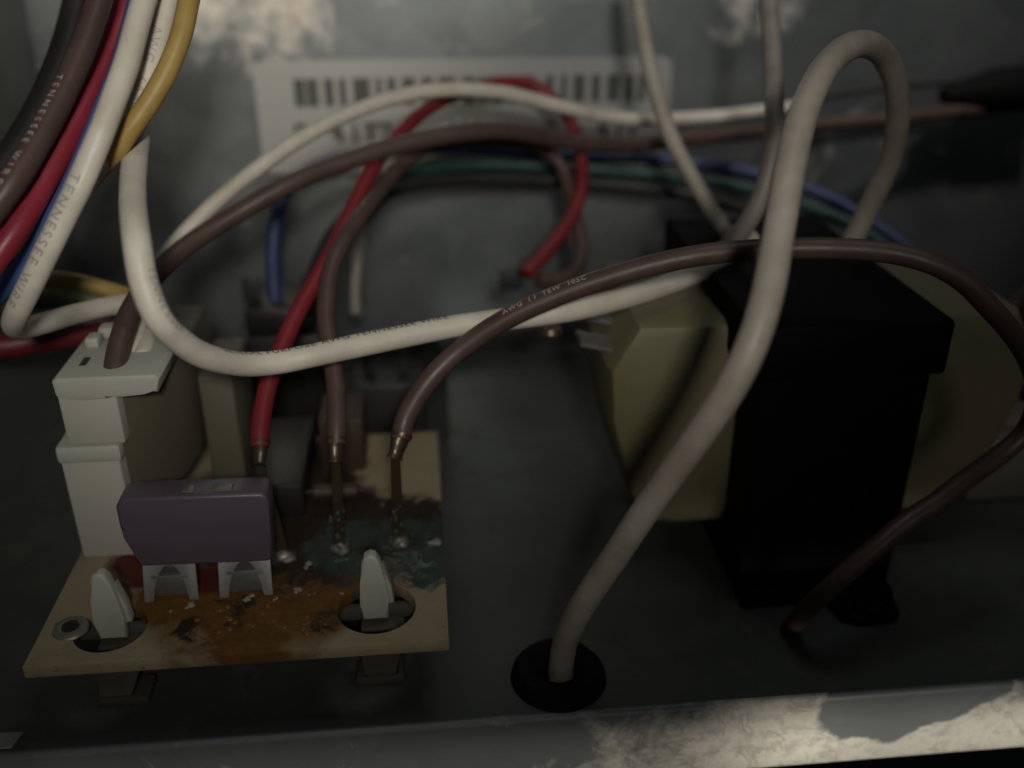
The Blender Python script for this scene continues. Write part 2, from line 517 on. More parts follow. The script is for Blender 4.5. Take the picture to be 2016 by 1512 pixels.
# centre lines of the wires in mm: (diameter, points)
WIRE_PATHS = {
    'white_loop': (3.05, [(-37.9, 163.2, 84.4), (-37.2, 150.5, 76.9), (-36.1, 134.9, 70.2), (-34.5, 121.3, 65.8), (-32.7, 110.8, 63.0), (-30.7, 102.8, 60.6), (-30.0, 100.5, 56.2), (-28.9, 99.7, 52.6), (-27.7, 101.4, 49.4), (-25.9, 104.1, 46.1), (-22.8, 107.9, 43.1), (-19.0, 110.3, 41.9), (-13.6, 112.1, 42.0), (-6.0, 114.9, 42.3), (4.0, 117.6, 43.0), (13.6, 119.1, 43.3), (21.5, 120.7, 43.6), (30.1, 124.5, 43.9), (37.9, 129.5, 44.3), (45.0, 135.7, 44.6), (51.9, 142.3, 45.7)]),
    'white_printed': (2.85, [(-30.1, 125.3, 86.1), (-31.0, 122.8, 83.0), (-31.8, 120.2, 80.0), (-32.7, 117.6, 76.7), (-33.9, 115.0, 73.5), (-35.0, 112.6, 70.6), (-36.7, 111.0, 67.2), (-38.2, 109.8, 64.4), (-40.6, 109.3, 60.7), (-43.3, 108.6, 56.5), (-46.1, 109.1, 52.4), (-48.1, 110.2, 49.7), (-50.2, 113.5, 46.9), (-50.8, 117.2, 45.1), (-49.8, 122.0, 43.8), (-48.3, 128.9, 42.2), (-45.4, 133.8, 41.3), (-43.0, 136.6, 40.6), (-41.2, 135.9, 39.6), (-39.2, 128.9, 39.3), (-37.8, 122.0, 39.2), (-37.6, 120.1, 38.9)]),
    'white_second': (2.7, [(-28.5, 129.5, 85.9), (-29.4, 128.0, 82.6), (-30.4, 126.5, 79.3), (-31.7, 124.2, 75.5), (-33.3, 122.0, 72.0), (-35.9, 120.0, 68.5), (-38.4, 118.5, 65.0), (-42.2, 118.4, 60.5), (-46.8, 120.2, 54.3), (-52.3, 124.5, 48.3), (-58.4, 129.5, 43.7), (-65.4, 135.2, 40.1)]),
    'yellow': (2.5, [(-25.6, 127.1, 86.0), (-26.4, 125.0, 82.8), (-27.4, 122.7, 79.1), (-29.1, 121.2, 75.6), (-31.2, 119.8, 72.4), (-33.5, 118.6, 69.6), (-36.1, 118.5, 66.6), (-40.0, 121.6, 63.1), (-46.2, 124.9, 57.2), (-52.6, 128.5, 51.8), (-58.5, 135.6, 47.0), (-58.1, 140.7, 43.7), (-53.6, 143.8, 41.9), (-48.2, 144.5, 39.8), (-44.0, 142.5, 38.7), (-39.9, 137.0, 37.6), (-37.8, 130.9, 36.9)]),
    'brown_printed': (3.0, [(-37.7, 133.7, 85.8), (-38.1, 129.9, 82.5), (-39.1, 125.8, 78.6), (-40.5, 121.9, 74.8), (-42.0, 118.0, 71.3), (-43.6, 114.4, 68.1), (-45.2, 110.9, 65.3), (-47.5, 108.6, 62.4), (-50.0, 106.3, 59.5)]),
    'red_left': (3.0, [(-37.0, 143.5, 85.3), (-37.4, 139.6, 81.8), (-38.2, 135.7, 78.4), (-39.2, 130.5, 74.4), (-40.5, 124.3, 70.6), (-42.4, 119.1, 66.5), (-44.5, 115.2, 62.7), (-46.5, 111.4, 59.3), (-49.2, 108.9, 56.0), (-51.7, 106.6, 53.0)]),
    'blue_left': (2.3, [(-32.5, 131.0, 85.9), (-33.2, 128.4, 82.6), (-33.9, 125.7, 79.4), (-34.9, 123.0, 76.0), (-36.2, 120.4, 72.6), (-37.7, 118.3, 69.3), (-39.6, 116.6, 65.5), (-42.0, 115.5, 61.6), (-45.4, 115.9, 57.3), (-49.9, 117.3, 52.4), (-56.0, 119.6, 46.7)]),
    'green_left': (2.6, [(-70.9, 149.1, 40.1), (-66.2, 148.5, 39.8), (-61.9, 148.8, 39.0), (-56.7, 149.0, 38.1), (-51.5, 148.9, 36.8), (-47.1, 148.0, 35.8), (-42.6, 144.2, 35.8), (-38.7, 138.1, 35.4)]),
    'dark_green_left': (2.6, [(-73.4, 152.5, 35.2), (-68.5, 152.1, 35.4), (-64.0, 152.8, 35.3), (-58.6, 153.3, 35.1), (-53.2, 153.5, 34.3), (-48.1, 152.5, 33.2), (-42.5, 148.4, 32.9), (-38.7, 142.3, 32.6)]),
    'maroon_left': (3.8, [(-66.6, 134.9, 34.9), (-62.6, 135.6, 34.9), (-57.4, 137.4, 34.9), (-52.4, 140.1, 34.5), (-49.5, 143.7, 33.4), (-46.0, 146.0, 32.0), (-41.8, 146.8, 29.7)]),
    'brown_plug': (2.9, [(-40.4, 114.6, 37.3), (-40.2, 115.6, 39.0), (-40.1, 117.7, 40.7), (-39.7, 119.8, 42.5), (-39.5, 124.6, 44.1), (-38.3, 129.8, 45.8), (-36.0, 135.9, 47.5), (-32.2, 140.0, 49.6), (-27.2, 142.9, 52.0), (-20.5, 146.0, 55.0), (-13.8, 149.7, 56.9), (-6.0, 153.0, 58.5), (2.1, 156.2, 59.6), (8.8, 159.0, 59.9), (14.9, 162.6, 59.3), (21.5, 166.6, 57.3), (29.3, 170.4, 55.2), (39.4, 174.4, 53.9), (50.1, 178.8, 53.7), (66.6, 184.1, 53.9), (89.2, 188.9, 54.5), (107.3, 193.0, 54.9), (124.2, 194.3, 56.3), (132.7, 193.9, 57.3)]),
    'white_plug': (2.45, [(-39.1, 120.3, 38.9), (-39.2, 122.4, 39.7), (-39.5, 126.7, 40.6), (-40.1, 133.4, 41.5), (-39.1, 138.2, 44.7), (-37.1, 142.8, 47.5), (-31.6, 146.8, 52.2), (-25.5, 150.5, 56.3), (-17.9, 155.2, 60.5), (-9.9, 159.3, 63.6), (-1.7, 163.7, 65.2), (6.8, 167.4, 65.3), (15.8, 171.5, 63.9), (25.2, 174.8, 61.0), (35.4, 179.1, 58.2), (45.1, 183.0, 56.7), (57.2, 187.2, 56.2), (68.2, 189.7, 56.7), (77.5, 192.4, 57.0)]),
    'shaded_run_back': (1.3, [(70.4, 195.8, 55.8), (85.7, 197.3, 58.4), (97.5, 197.3, 59.6), (108.3, 197.2, 60.4), (133.0, 196.7, 62.9)]),
    'brown_pin': (2.75, [(-4.1, 110.4, 30.2), (-3.6, 111.7, 31.8), (-2.6, 112.5, 33.7), (0.0, 113.9, 37.0), (3.8, 115.1, 40.2), (9.2, 115.3, 44.0), (14.5, 115.1, 46.8), (20.3, 114.6, 49.2), (26.7, 113.9, 51.3), (32.9, 113.0, 53.0), (39.3, 112.8, 53.8), (45.7, 112.3, 54.1), (52.3, 110.7, 54.4), (58.1, 109.0, 54.2), (62.5, 107.0, 53.3), (66.2, 105.6, 51.3), (69.7, 104.8, 48.1), (73.7, 104.8, 44.3), (77.7, 105.5, 39.6), (80.8, 106.8, 33.9), (81.0, 107.6, 28.8), (77.3, 106.5, 25.6), (71.2, 103.8, 23.6), (66.0, 101.2, 21.9), (61.3, 99.6, 20.0), (56.1, 97.6, 17.1), (51.7, 97.0, 12.9), (50.3, 99.5, 7.3), (49.8, 102.3, 1.7), (50.1, 105.6, -4.0), (50.6, 108.7, -9.0)]),
    'red_pin': (2.5, [(-22.5, 112.1, 29.1), (-22.5, 113.5, 30.6), (-22.2, 116.3, 32.9), (-21.4, 119.8, 35.7), (-20.0, 124.3, 38.2), (-18.0, 129.0, 41.5), (-15.5, 133.7, 44.7), (-12.8, 138.6, 48.2), (-10.4, 144.5, 51.7), (-8.2, 150.4, 54.9), (-6.0, 156.9, 57.3), (-2.9, 163.3, 59.4), (1.6, 170.6, 61.6), (7.2, 177.5, 63.1), (14.0, 182.8, 63.8), (20.9, 185.3, 63.3), (25.6, 184.6, 60.6), (28.6, 181.2, 56.5), (29.7, 176.7, 52.2), (29.5, 172.2, 47.6), (27.5, 168.2, 43.6), (24.2, 164.5, 40.1), (21.1, 161.4, 37.6), (17.6, 158.3, 35.3)]),
    'brown_mid': (2.55, [(-12.5, 111.4, 29.4), (-12.4, 112.8, 31.2), (-12.4, 115.9, 34.2), (-13.0, 119.9, 37.6), (-13.8, 124.0, 41.1), (-13.7, 127.9, 44.5), (-12.7, 132.3, 48.0), (-10.4, 137.8, 50.6), (-7.1, 145.9, 53.0), (-3.0, 157.8, 55.0), (2.1, 165.8, 56.5), (9.4, 171.6, 56.0), (17.1, 175.8, 54.7), (23.4, 177.5, 52.6), (26.5, 176.8, 49.4), (27.7, 173.4, 45.0), (28.4, 169.0, 40.9), (28.5, 165.0, 37.4), (27.4, 161.8, 35.1), (24.5, 159.3, 34.1), (19.8, 157.6, 34.2)]),
    'blue_back': (2.6, [(-27.3, 167.0, 25.9), (-27.7, 170.1, 32.1), (-27.4, 173.0, 38.0), (-25.8, 175.7, 43.9), (-22.3, 179.6, 48.0), (-15.9, 183.5, 50.2), (-6.4, 186.3, 51.0), (3.4, 188.7, 50.9), (13.5, 190.6, 50.1), (23.7, 191.4, 49.0), (35.0, 191.1, 48.3), (48.2, 189.4, 47.6), (63.0, 186.1, 46.0), (73.3, 181.9, 43.9), (81.3, 177.5, 41.2), (87.6, 171.8, 37.7), (92.7, 166.2, 34.0), (95.1, 159.6, 30.2)]),
    'green_back': (2.6, [(-17.4, 160.9, 33.7), (-15.3, 167.9, 39.2), (-10.8, 176.4, 43.7), (-4.6, 182.8, 46.6), (2.3, 187.0, 47.3), (11.3, 189.5, 47.3), (23.6, 190.2, 46.6), (35.9, 189.7, 45.6), (50.1, 187.8, 44.5), (63.6, 183.5, 43.1), (73.3, 178.2, 41.0), (82.3, 171.5, 38.2), (87.9, 164.7, 34.6)]),
    'black_lower': (2.8, [(-21.0, 156.3, 28.0), (-19.1, 161.9, 35.3), (-15.6, 168.8, 40.9), (-10.3, 176.4, 43.7), (-2.8, 182.0, 45.2), (7.1, 186.5, 45.1), (17.3, 188.6, 44.5), (27.7, 189.5, 43.7), (42.9, 187.5, 42.6), (55.7, 184.4, 41.0), (64.7, 179.2, 39.1), (70.6, 172.2, 37.3), (73.7, 164.1, 35.3)]),
    'grey_back': (2.0, [(-12.8, 163.7, 26.6), (-12.6, 168.9, 32.6), (-11.1, 176.3, 38.9), (-5.8, 183.9, 44.0), (0.3, 189.5, 47.5), (7.5, 192.4, 48.0), (15.7, 193.7, 47.7), (26.1, 193.4, 46.7), (38.4, 191.9, 46.1), (53.7, 190.0, 45.3), (68.4, 185.8, 44.1), (79.2, 180.2, 41.8), (87.6, 174.1, 37.7), (92.7, 167.9, 32.9)]),
    'white_cable': (3.35, [(15.9, 96.2, -7.1), (15.9, 97.0, -0.9), (15.9, 96.8, 3.2), (16.5, 96.0, 8.4), (18.1, 94.4, 14.7), (20.9, 92.3, 22.3), (24.0, 90.4, 30.3), (27.0, 88.3, 38.1), (29.4, 86.3, 44.7), (31.2, 85.6, 49.4), (32.9, 86.4, 53.5), (34.5, 88.6, 57.2), (36.1, 91.9, 60.7), (38.1, 96.1, 65.1), (40.4, 100.8, 69.4), (43.3, 106.2, 72.9), (46.9, 111.6, 75.6), (51.4, 117.5, 77.1), (56.3, 122.7, 77.3), (61.6, 128.0, 75.4), (66.1, 132.3, 71.4), (69.4, 136.2, 66.2), (71.1, 138.9, 60.8), (71.3, 140.9, 55.7), (70.2, 141.9, 50.7), (68.6, 141.8, 45.8), (66.6, 141.0, 41.5)]),
    'grey_drop': (2.9, [(55.6, 158.6, 84.1), (54.7, 154.4, 80.0), (53.8, 148.2, 74.1), (53.0, 143.2, 68.2), (52.0, 138.6, 63.2), (51.1, 136.3, 58.5), (49.9, 135.3, 53.8), (48.0, 135.6, 49.5), (46.2, 137.3, 45.9), (44.7, 139.3, 42.8)]),
    'white_drop': (2.7, [(37.1, 171.3, 83.6), (37.4, 169.1, 79.1), (38.1, 166.0, 73.0), (39.6, 162.1, 65.4), (42.2, 158.3, 58.1), (45.3, 155.2, 52.4), (48.0, 152.7, 47.9), (50.1, 149.8, 44.7), (51.0, 146.5, 42.7)]),
    'maroon_right': (2.8, [(99.2, 133.1, 40.8), (93.1, 130.9, 39.8), (88.6, 128.0, 37.5), (86.7, 125.4, 34.1), (87.8, 124.2, 29.6), (91.6, 124.1, 25.7), (98.3, 124.3, 22.8)]),
    'black_fill_a': (4.2, [(-48.3, 159.9, 84.6), (-49.0, 155.1, 79.3), (-50.0, 149.1, 73.7), (-52.1, 143.2, 68.1), (-54.6, 137.7, 63.3), (-58.0, 132.4, 58.8), (-61.2, 128.9, 55.4)]),
    'black_fill_b': (3.4, [(-41.5, 152.7, 84.9), (-41.8, 148.3, 80.5), (-42.6, 142.8, 76.1), (-44.2, 136.2, 71.5), (-46.0, 129.9, 67.4), (-47.9, 124.8, 63.5), (-50.4, 120.8, 59.4), (-54.1, 116.8, 55.0)]),
    'black_fill_c': (3.6, [(-40.4, 167.9, 84.1), (-41.0, 161.9, 78.7), (-41.9, 155.0, 73.6), (-43.1, 148.3, 68.9), (-45.1, 141.7, 64.3), (-47.9, 136.4, 59.7), (-51.2, 132.1, 54.9), (-55.9, 129.8, 49.3), (-60.9, 128.2, 45.0)]),
}
# bar edges on the sticker in mm
BARS = [(-24.72, -22.60), (-22.19, -19.96), (-18.64, -16.91), (-15.68, -14.36), (-12.82, -9.55), (-8.21, -7.18), (-5.95, -4.30), (-2.86, -0.37), (1.08, 3.25), (4.60, 7.83), (9.40, 11.80), (13.06, 14.11), (15.37, 17.68), (19.05, 20.32), (21.90, 24.23), (26.67, 28.15), (29.86, 30.92), (32.41, 34.76), (36.26, 37.98), (39.48, 42.06), (43.35, 45.08), (46.16, 47.46)]

# ------------------------------------------------------------------ the compartment
def sheet(name, mat, verts, faces, parent=None):
    me = bpy.data.meshes.new(name)
    me.from_pydata([tuple(Vector(v) * S for v in [p])[0] for p in verts], [], faces)
    me.update()
    return link(name, me, mat, parent, True, 30)

def grid_sheet(name, mat, f, nu, nv, parent=None):
    bm = bmesh.new()
    g = [[bm.verts.new(Vector(f(i / nu, j / nv)) * S) for j in range(nv + 1)] for i in range(nu + 1)]
    for i in range(nu):
        for j in range(nv):
            bm.faces.new((g[i][j], g[i + 1][j], g[i + 1][j + 1], g[i][j + 1]))
    return bm_out(bm, name, mat, parent, True, 60)

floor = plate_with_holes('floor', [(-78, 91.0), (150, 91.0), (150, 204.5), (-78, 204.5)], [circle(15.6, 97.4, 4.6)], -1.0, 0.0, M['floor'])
tag(floor, kind='structure')
# the sheet rolls over its front edge into a flange
def roll(u, v):
    x = -78 + 228 * u
    s = v * 12.6
    if s < 1.0:
        a = s * math.pi / 2
        y, z = 91.0 - 0.6 * math.sin(a), -0.6 + 0.6 * math.cos(a)
    else:
        y, z = 90.4, -0.6 - (s - 1.0)
    w = 0.22 * noise.noise(Vector((x * 0.03, z * 0.05, 3)))
    return (x, y + w * min(1, s / 3), z - 0.004)
fl = grid_sheet('flange', M['flange'], roll, 90, 26, floor)
md = fl.modifiers.new('thickness', 'SOLIDIFY'); md.thickness = 0.9 * S; md.offset = 1.0
bk = grid_sheet('wall_back', M['back'], lambda u, v: (-78 + 228 * u, 205 + 0.7 * noise.noise(Vector((u * 5, v * 3, 1))), -1 + 111 * v), 60, 30)
tag(bk, kind='structure')
bm = bmesh.new(); prism(bm, [(200.2, 0.1), (204.6, 0.1), (204.6, 5.2), (203.4, 5.2), (203.4, 1.4), (200.2, 1.1)], -77, 149, 'x')
bm_out(bm, 'seam_flange', M['floor'], bk)
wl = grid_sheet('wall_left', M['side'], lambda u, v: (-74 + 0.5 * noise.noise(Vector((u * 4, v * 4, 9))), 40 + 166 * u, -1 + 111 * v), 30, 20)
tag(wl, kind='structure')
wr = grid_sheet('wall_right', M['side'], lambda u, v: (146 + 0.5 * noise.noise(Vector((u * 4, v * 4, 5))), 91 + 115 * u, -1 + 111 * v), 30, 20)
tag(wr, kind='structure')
lowp = grid_sheet('wall_lower', M['steel_dark'], lambda u, v: (-78 + 228 * u, 99 + 0.5 * noise.noise(Vector((u * 6, v * 2, 2))), -1.5 - 60 * v), 40, 10)
tag(lowp, kind='structure')

# paper strip on the floor edge
bm = bmesh.new(); prism(bm, [(-61, 94.1), (-52.3, 93.8), (-52.9, 91.4), (-61, 91.5)], 0.05, 0.28, 'z')
tag(bm_out(bm, 'paper_strip', M['paper']), 'short strip of white paper lying on the floor edge behind the front flange', 'paper')

# ------------------------------------------------------------------ barcode sticker
def rounded_rect(x0, x1, z0, z1, r, n=5):
    pts = []
    for cx, cz, a0 in ((x1 - r, z1 - r, 0), (x0 + r, z1 - r, 90), (x0 + r, z0 + r, 180), (x1 - r, z0 + r, 270)):
        for i in range(n + 1):
            a = R(a0 + 90 * i / n)
            pts.append((cx + r * math.cos(a), cz + r * math.sin(a)))
    return pts
bm = bmesh.new(); prism(bm, rounded_rect(-32.5, 53, 43, 65.6, 2.4), 203.75, 203.95, 'y')
st = tag(bm_out(bm, 'barcode_label', M['paper']), 'white sticker with a wide barcode and a line of print on the back panel', 'label')
for xa, xb in BARS:
    bm = bmesh.new(); box(bm, xa - 0.06, xb + 0.06, 203.69, 203.74, 56.6, 62.1)
    bm_out(bm, 'bar', M['ink_barcode'], st, False)
bm = bmesh.new()
for txt, x in (('P', -25.6), ('4', -18.2), ('1', -14.6), ('T', -11.6), ('2', -8.0), ('A', -4.6), ('W', 6.6), ('0', 26.6), ('4', 37.4), ('1', 41.0), ('7', 44.2)):
    me = glyph_mesh(txt, 3.9, 1.0, 0.03)
    k = len(bm.verts)
    bm.from_mesh(me); bpy.data.meshes.remove(me)
    bm.verts.ensure_lookup_table()
    for v in bm.verts[k:]:
        v.co = Vector((x + v.co.x, 203.70, 49.3 + v.co.y)) * S
bm_out(bm, 'printed_text', M['ink_barcode'], st, False)

# ------------------------------------------------------------------ circuit board
cb = tag(empty('circuit_board'), 'stained tan circuit board on white standoffs with corroded traces', 'circuit board')
board = plate_with_holes('board', [(-49.2, 92.2), (1.0, 92.2), (1.0, 145), (-49.2, 145)],
                         [circle(-40.8, 98.2, 4.45), circle(-7.9, 99.0, 5.05)], 10.4, 12.0, M['board'], cb, 0.08)
# eyelet beside the front corner hole
bm = bmesh.new(); lathe(bm, [(0.9, 0.02), (0.95, 0.35), (1.5, 0.5), (2.1, 0.3), (2.25, 0.02)], (-45.7, 98.6, 12.0), 24)
bm_out(bm, 'eyelet', M['solder'], cb)
bm = bmesh.new(); lathe(bm, [(1.0, 0.0), (1.0, 0.16)], (-45.7, 98.6, 12.42), 20)
bm_out(bm, 'eyelet_hole', M['relay_black'], cb)
# fuse clips: bent sheet with an arched window
def clip(xc, w):
    outer = [(-w / 2, 0), (-w / 2 + 0.15, 6.4), (w / 2 - 0.15, 6.4), (w / 2, 0), (w / 2 - 0.7, 0)]
    arch = []
    for i in range(13):
        a = math.pi * i / 12
        arch.append(((w / 2 - 1.25) * math.cos(a) * (0.74 + 0.26 * (1 - math.sin(a))), 0.1 + 4.7 * math.sin(a) ** 0.8))
    outer = outer + arch + [(-w / 2 + 0.7, 0)]
    c = empty('fuse_clip'); c.parent = cb
    for y0, lean in ((102.9, 0.34), (109.3, -0.34)):
        bm = bmesh.new()
        prism(bm, outer, 0, 0.35, 'y', 0.06, 1)
        for v in bm.verts:
            v.co = Vector((v.co.x + xc * S, v.co.y + (y0 + v.co.z / S * lean) * S, v.co.z + 12.0 * S))
        bm_out(bm, 'clip_wall', M['tin'], c)
    bm = bmesh.new(); box(bm, xc - w / 2 + 0.9, xc + w / 2 - 0.9, 103.9, 108.4, 12.05, 15.4, 0.3)
    bm_out(bm, 'clip_seat', M['tin'], c)
clip(-34.4, 6.9)
clip(-24.9, 6.9)
# plug header
bm = bmesh.new(); box(bm, -48.6, -41.0, 113.4, 131, 12.02, 29.0, 0.5)
box(bm, -48.9, -40.6, 113.1, 131.4, 27.2, 29.8, 0.6)
bm_out(bm, 'plug_header', M['nylon'], cb)
# components at the back of the board
bm = bmesh.new(); box(bm, -33.6, -28.5, 129, 143, 12.02, 32, 0.7)
bm_out(bm, 'relay', M['nylon_shaded_side'], cb)
bm = bmesh.new(); box(bm, -17.5, -10.6, 133, 143, 12.02, 21.5, 0.5)
bm_out(bm, 'capacitor', M['relay_brown'], cb)
bm = bmesh.new(); box(bm, -27.5, -19, 121, 142.5, 12.02, 17.6, 0.6)
bm_out(bm, 'relay', M['relay_black'], cb)
bm = bmesh.new()
tube(bm, resample([(-17.8, 124.5, 14.0), (-11.5, 124.3, 14.0)], 0.5), 1.15, 14)
tube(bm, resample([(-20.2, 124.5, 12.1), (-19.4, 124.5, 14.0), (-9.8, 124.3, 14.0), (-9.0, 124.3, 12.1)], 0.4), 0.3, 8)
bm_out(bm, 'resistor', M['relay_brown'], cb)
def crust(starts, step, rmax, seed):
    """lumps strung along short random walks, so they clump and trail."""
    rnd = random.Random(seed)
    sp = []
    for (x, y, n) in starts:
        a = rnd.random() * 6.28
        for k in range(n):
            a += rnd.gauss(0, 0.9)
            x += math.cos(a) * step * rnd.random(); y += math.sin(a) * step * 0.8 * rnd.random()
            q = 0.12 + rmax * rnd.random() ** 2.2
            if x < 0.4 and y > 92.8 and (x + 40.8) ** 2 + (y - 98.2) ** 2 > 26 and (x + 7.9) ** 2 + (y - 99) ** 2 > 32:
                sp.append((x, y, 11.98, q, q * (0.35 + 0.4 * rnd.random())))
    return sp
blobs('corrosion_crust', crust([(-33.5, 101.6, 8), (-24.2, 101.5, 10), (-21.8, 101.9, 8), (-16.5, 102.0, 12), (-13.2, 102.3, 8), (-17.2, 109.6, 8)], 0.7, 0.42, 3)
      + [(0.1, 112.6, 12.0, 0.8, 0.45), (-0.6, 112.4, 12.0, 0.6, 0.4)], M['deposit'], cb, 'stuff')
blobs('verdigris_crust', crust([(-6.5, 108.8, 18), (-5.0, 107.0, 16), (-2.6, 105.4, 16), (-10.0, 110.6, 12), (-1.4, 113.2, 12), (-8.5, 107.4, 10)], 0.8, 0.5, 11), M['verdigris'], cb, 'stuff')
sp = []
for i in range(45):
    r = 0.12 + 0.4 * random.random() ** 2
    x, y = random.gauss(-23, 6), random.gauss(98.8, 2.6)
    if y > 93 and (x + 40.8) ** 2 + (y - 98.2) ** 2 > 26 and (x + 7.9) ** 2 + (y - 99) ** 2 > 32:
        sp.append((x, y, 12.0, r, r * 0.5))
blobs('flux_residue', sp, M['flux'], cb, 'stuff')

# ------------------------------------------------------------------ standoffs
def standoff(x, y, label, lean):
    so = tag(empty('board_standoff'), label, 'standoff', 'white nylon standoffs under the circuit board')
    bm = bmesh.new()
    box(bm, x - 3.2, x + 3.2, y - 2.2, y + 2.2, 0.02, 1.4, 0.4)
    prism(bm, [(x - 2.2 + lean, 1.4), (x + 2.2 + lean, 1.4), (x + 3.0, 7.2), (x + 3.6, 8.4), (x + 1.9, 9.2), (x - 1.9, 9.2), (x - 2.7, 7.0)], y - 1.9, y + 1.9, 'y', 0.35)
    box(bm, x - 5.4, x + 5.4, y + 1.2, y + 2.4, 8.4, 10.3, 0.2)
    bm_out(bm, 'post', M['nylon_shaded_post'], so)
    bm = bmesh.new()
    prof = [(-1.75, 10.0), (-1.9, 12.6), (-1.7, 16.0), (-1.35, 18.8), (-0.95, 19.7), (-0.2, 20.1), (0.5, 19.8), (1.0, 18.9), (1.5, 16), (1.8, 13.2), (1.6, 10.0)]
    prism(bm, [(x + a, b_) for a, b_ in prof], y - 0.9, y + 0.9, 'y', 0.4, 3)
    bm_out(bm, 'snap_tip', M['nylon'], so)
    bm = bmesh.new()
    prism(bm, [(x + 0.9, 11.6), (x + 2.4, 12.0), (x + 2.1, 14.6), (x + 1.3, 17.8), (x + 0.8, 17.2)], y - 0.2, y + 1.5, 'y', 0.25)
    bm_out(bm, 'snap_barb', M['nylon'], so)
standoff(-40.9, 99.4, 'white nylon standoff poking up by the eyelet at the board corner', -0.9)
standoff(-8.1, 100.0, 'white nylon standoff poking up beside green corroded traces', 0.2)

# ------------------------------------------------------------------ blade fuse
fu = tag(empty('blade_fuse'), 'purple plastic blade fuse clipped upright on the tan board', 'fuse')
bm = bmesh.new()
prof = [(-37.6, 16.9), (-38.1, 17.2), (-38.6, 21.6), (-39.3, 23.0), (-39.3, 26.0), (-38.8, 26.9), (-37.9, 27.3), (-21.6, 27.0), (-20.9, 26.6), (-20.7, 26.0), (-20.9, 21.6), (-21.2, 17.0), (-21.8, 16.6)]
prism(bm, prof, 103.9, 108.3, 'y', 0.45, 3)
bm_out(bm, 'body', M['lilac'], fu)
for x in (-34.4, -24.9):
    bm = bmesh.new(); box(bm, x - 2.4, x + 2.4, 105.9, 106.5, 12.4, 17.4, 0.1)
    bm_out(bm, 'blade', M['tin'], fu)
for x, w in ((-30.6, 1.5), (-26.5, 2.6)):
    bm = bmesh.new(); box(bm, x - w / 2, x + w / 2, 104.9, 106.4, 27.0, 27.32, 0.08)
    bm_out(bm, 'test_point', M['tin'], fu)

# ------------------------------------------------------------------ white plug
pg = tag(empty('wire_plug'), 'tall cream nylon plug with a brown wire entering its top', 'connector')
bm = bmesh.new(); box(bm, -47.0, -39.6, 113.0, 130.4, 29.85, 38.0, 0.6)
bm_out(bm, 'housing', M['nylon'], pg)
bm = bmesh.new()
prism(bm, [(-46.9, 37.4), (-46.0, 37.2), (-44, 36.7), (-40.8, 36.8), (-38.8, 37.5), (-36.0, 37.3), (-34.4, 37.4), (-33.8, 39.4), (-34.3, 40.0), (-46.4, 40.0), (-47.0, 39.5)], 112.5, 127, 'y', 0.4)
bm_out(bm, 'top_flange', M['nylon'], pg)
bm = bmesh.new(); box(bm, -45.4, -43.6, 121.6, 124.2, 39.9, 41.4, 0.4); box(bm, -44.6, -39.5, 124.6, 127.2, 39.9, 41.6, 0.6)
bm_out(bm, 'latch', M['nylon'], pg)
bm = bmesh.new(); prism(bm, [(-40.4, 114.0), (-38.4, 116.5), (-35.4, 122.5), (-34.3, 130), (-34.2, 144), (-40.4, 144)], 19, 37.2, 'z', 0.6)
bm_out(bm, 'locking_ramp', M['nylon_shaded_side'], pg)
for (x, y) in ((-44.2, 117.4),):
    bm = bmesh.new(); box(bm, x - 0.45, x + 0.45, y - 1.3, y + 1.3, 39.9, 40.03, 0.0)
    bm_out(bm, 'slot', M['relay_black'], pg)

# ------------------------------------------------------------------ transformer
tr = tag(empty('transformer'), 'black steel core transformer with a yellowed coil bulging on both sides', 'transformer')
bm = bmesh.new()
for (y0, y1, z0, z1) in ((111, 119.5, 1.5, 37), (150.5, 158.5, 1.5, 37), (119.4, 150.6, 1.5, 9.2), (119.4, 150.6, 36, 40)):
    box(bm, 44.3, 67.6, y0, y1, z0, z1, 0.25, 1)
bm_out(bm, 'core', M['core'], tr)
bm = bmesh.new()
box(bm, 42.2, 69.3, 110.2, 160, 36.2, 44.2, 0.8)
box(bm, 41.6, 44.6, 126, 146, 32.5, 40, 0.6)
bm_out(bm, 'core_strap', M['core'], tr)
bm = bmesh.new()
for x0, x1, y0, y1 in ((44.5, 67.5, 108.4, 160.6),):
    box(bm, x0, x1, y0, y1, 0.02, 1.6, 0.3)
prism(bm, [(57, 108.6), (67, 108.6), (66.4, 104.2), (64.4, 103.0), (60, 103.0), (57.8, 104.2)], 0.02, 1.5, 'z', 0.2)
bm_out(bm, 'mounting_foot', M['core'], tr)
bm = bmesh.new(); lathe(bm, [(2.2, 0), (2.3, 0.7), (1.9, 1.5), (0.8, 1.7)], (62.0, 105.2, 1.5), 20)
bm_out(bm, 'screw', M['core'], tr)
half = [(37.0, 6.6), (32.5, 7.4), (29.8, 12.0), (26.2, 25.0), (25.6, 33.5), (29.5, 40.4)]
prof = half + [(115.4 - a, b_) for a, b_ in reversed(half)]
bm = bmesh.new(); prism(bm, prof, 121.0, 150.4, 'y', 1.9, 2)
bm_out(bm, 'coil', M['coil'], tr, True, 24)
for (xa, ya, za, xb, yb, zb) in ((31.0, 127, 34.0, 22.0, 127, 36.4), (31, 133, 36.4, 20.0, 133.5, 38.4)):
    bm = bmesh.new()
    d = Vector((xb - xa, yb - ya, zb - za)); L = d.length
    mt = Matrix.Translation(Vector((xa, ya, za)) * S) @ d.to_track_quat('X', 'Z').to_matrix().to_4x4()
    box(bm, -2, L, -2.2, 2.2, -0.25, 0.25, 0.1, 1, mt)
    bm_out(bm, 'spade_tab', M['tin'], tr)
bm = bmesh.new(); lathe(bm, [(1.6, -0.4), (1.9, 0.4), (1.5, 1.1), (0.6, 1.3)], (17.9, 127.3, 37.2), 16)
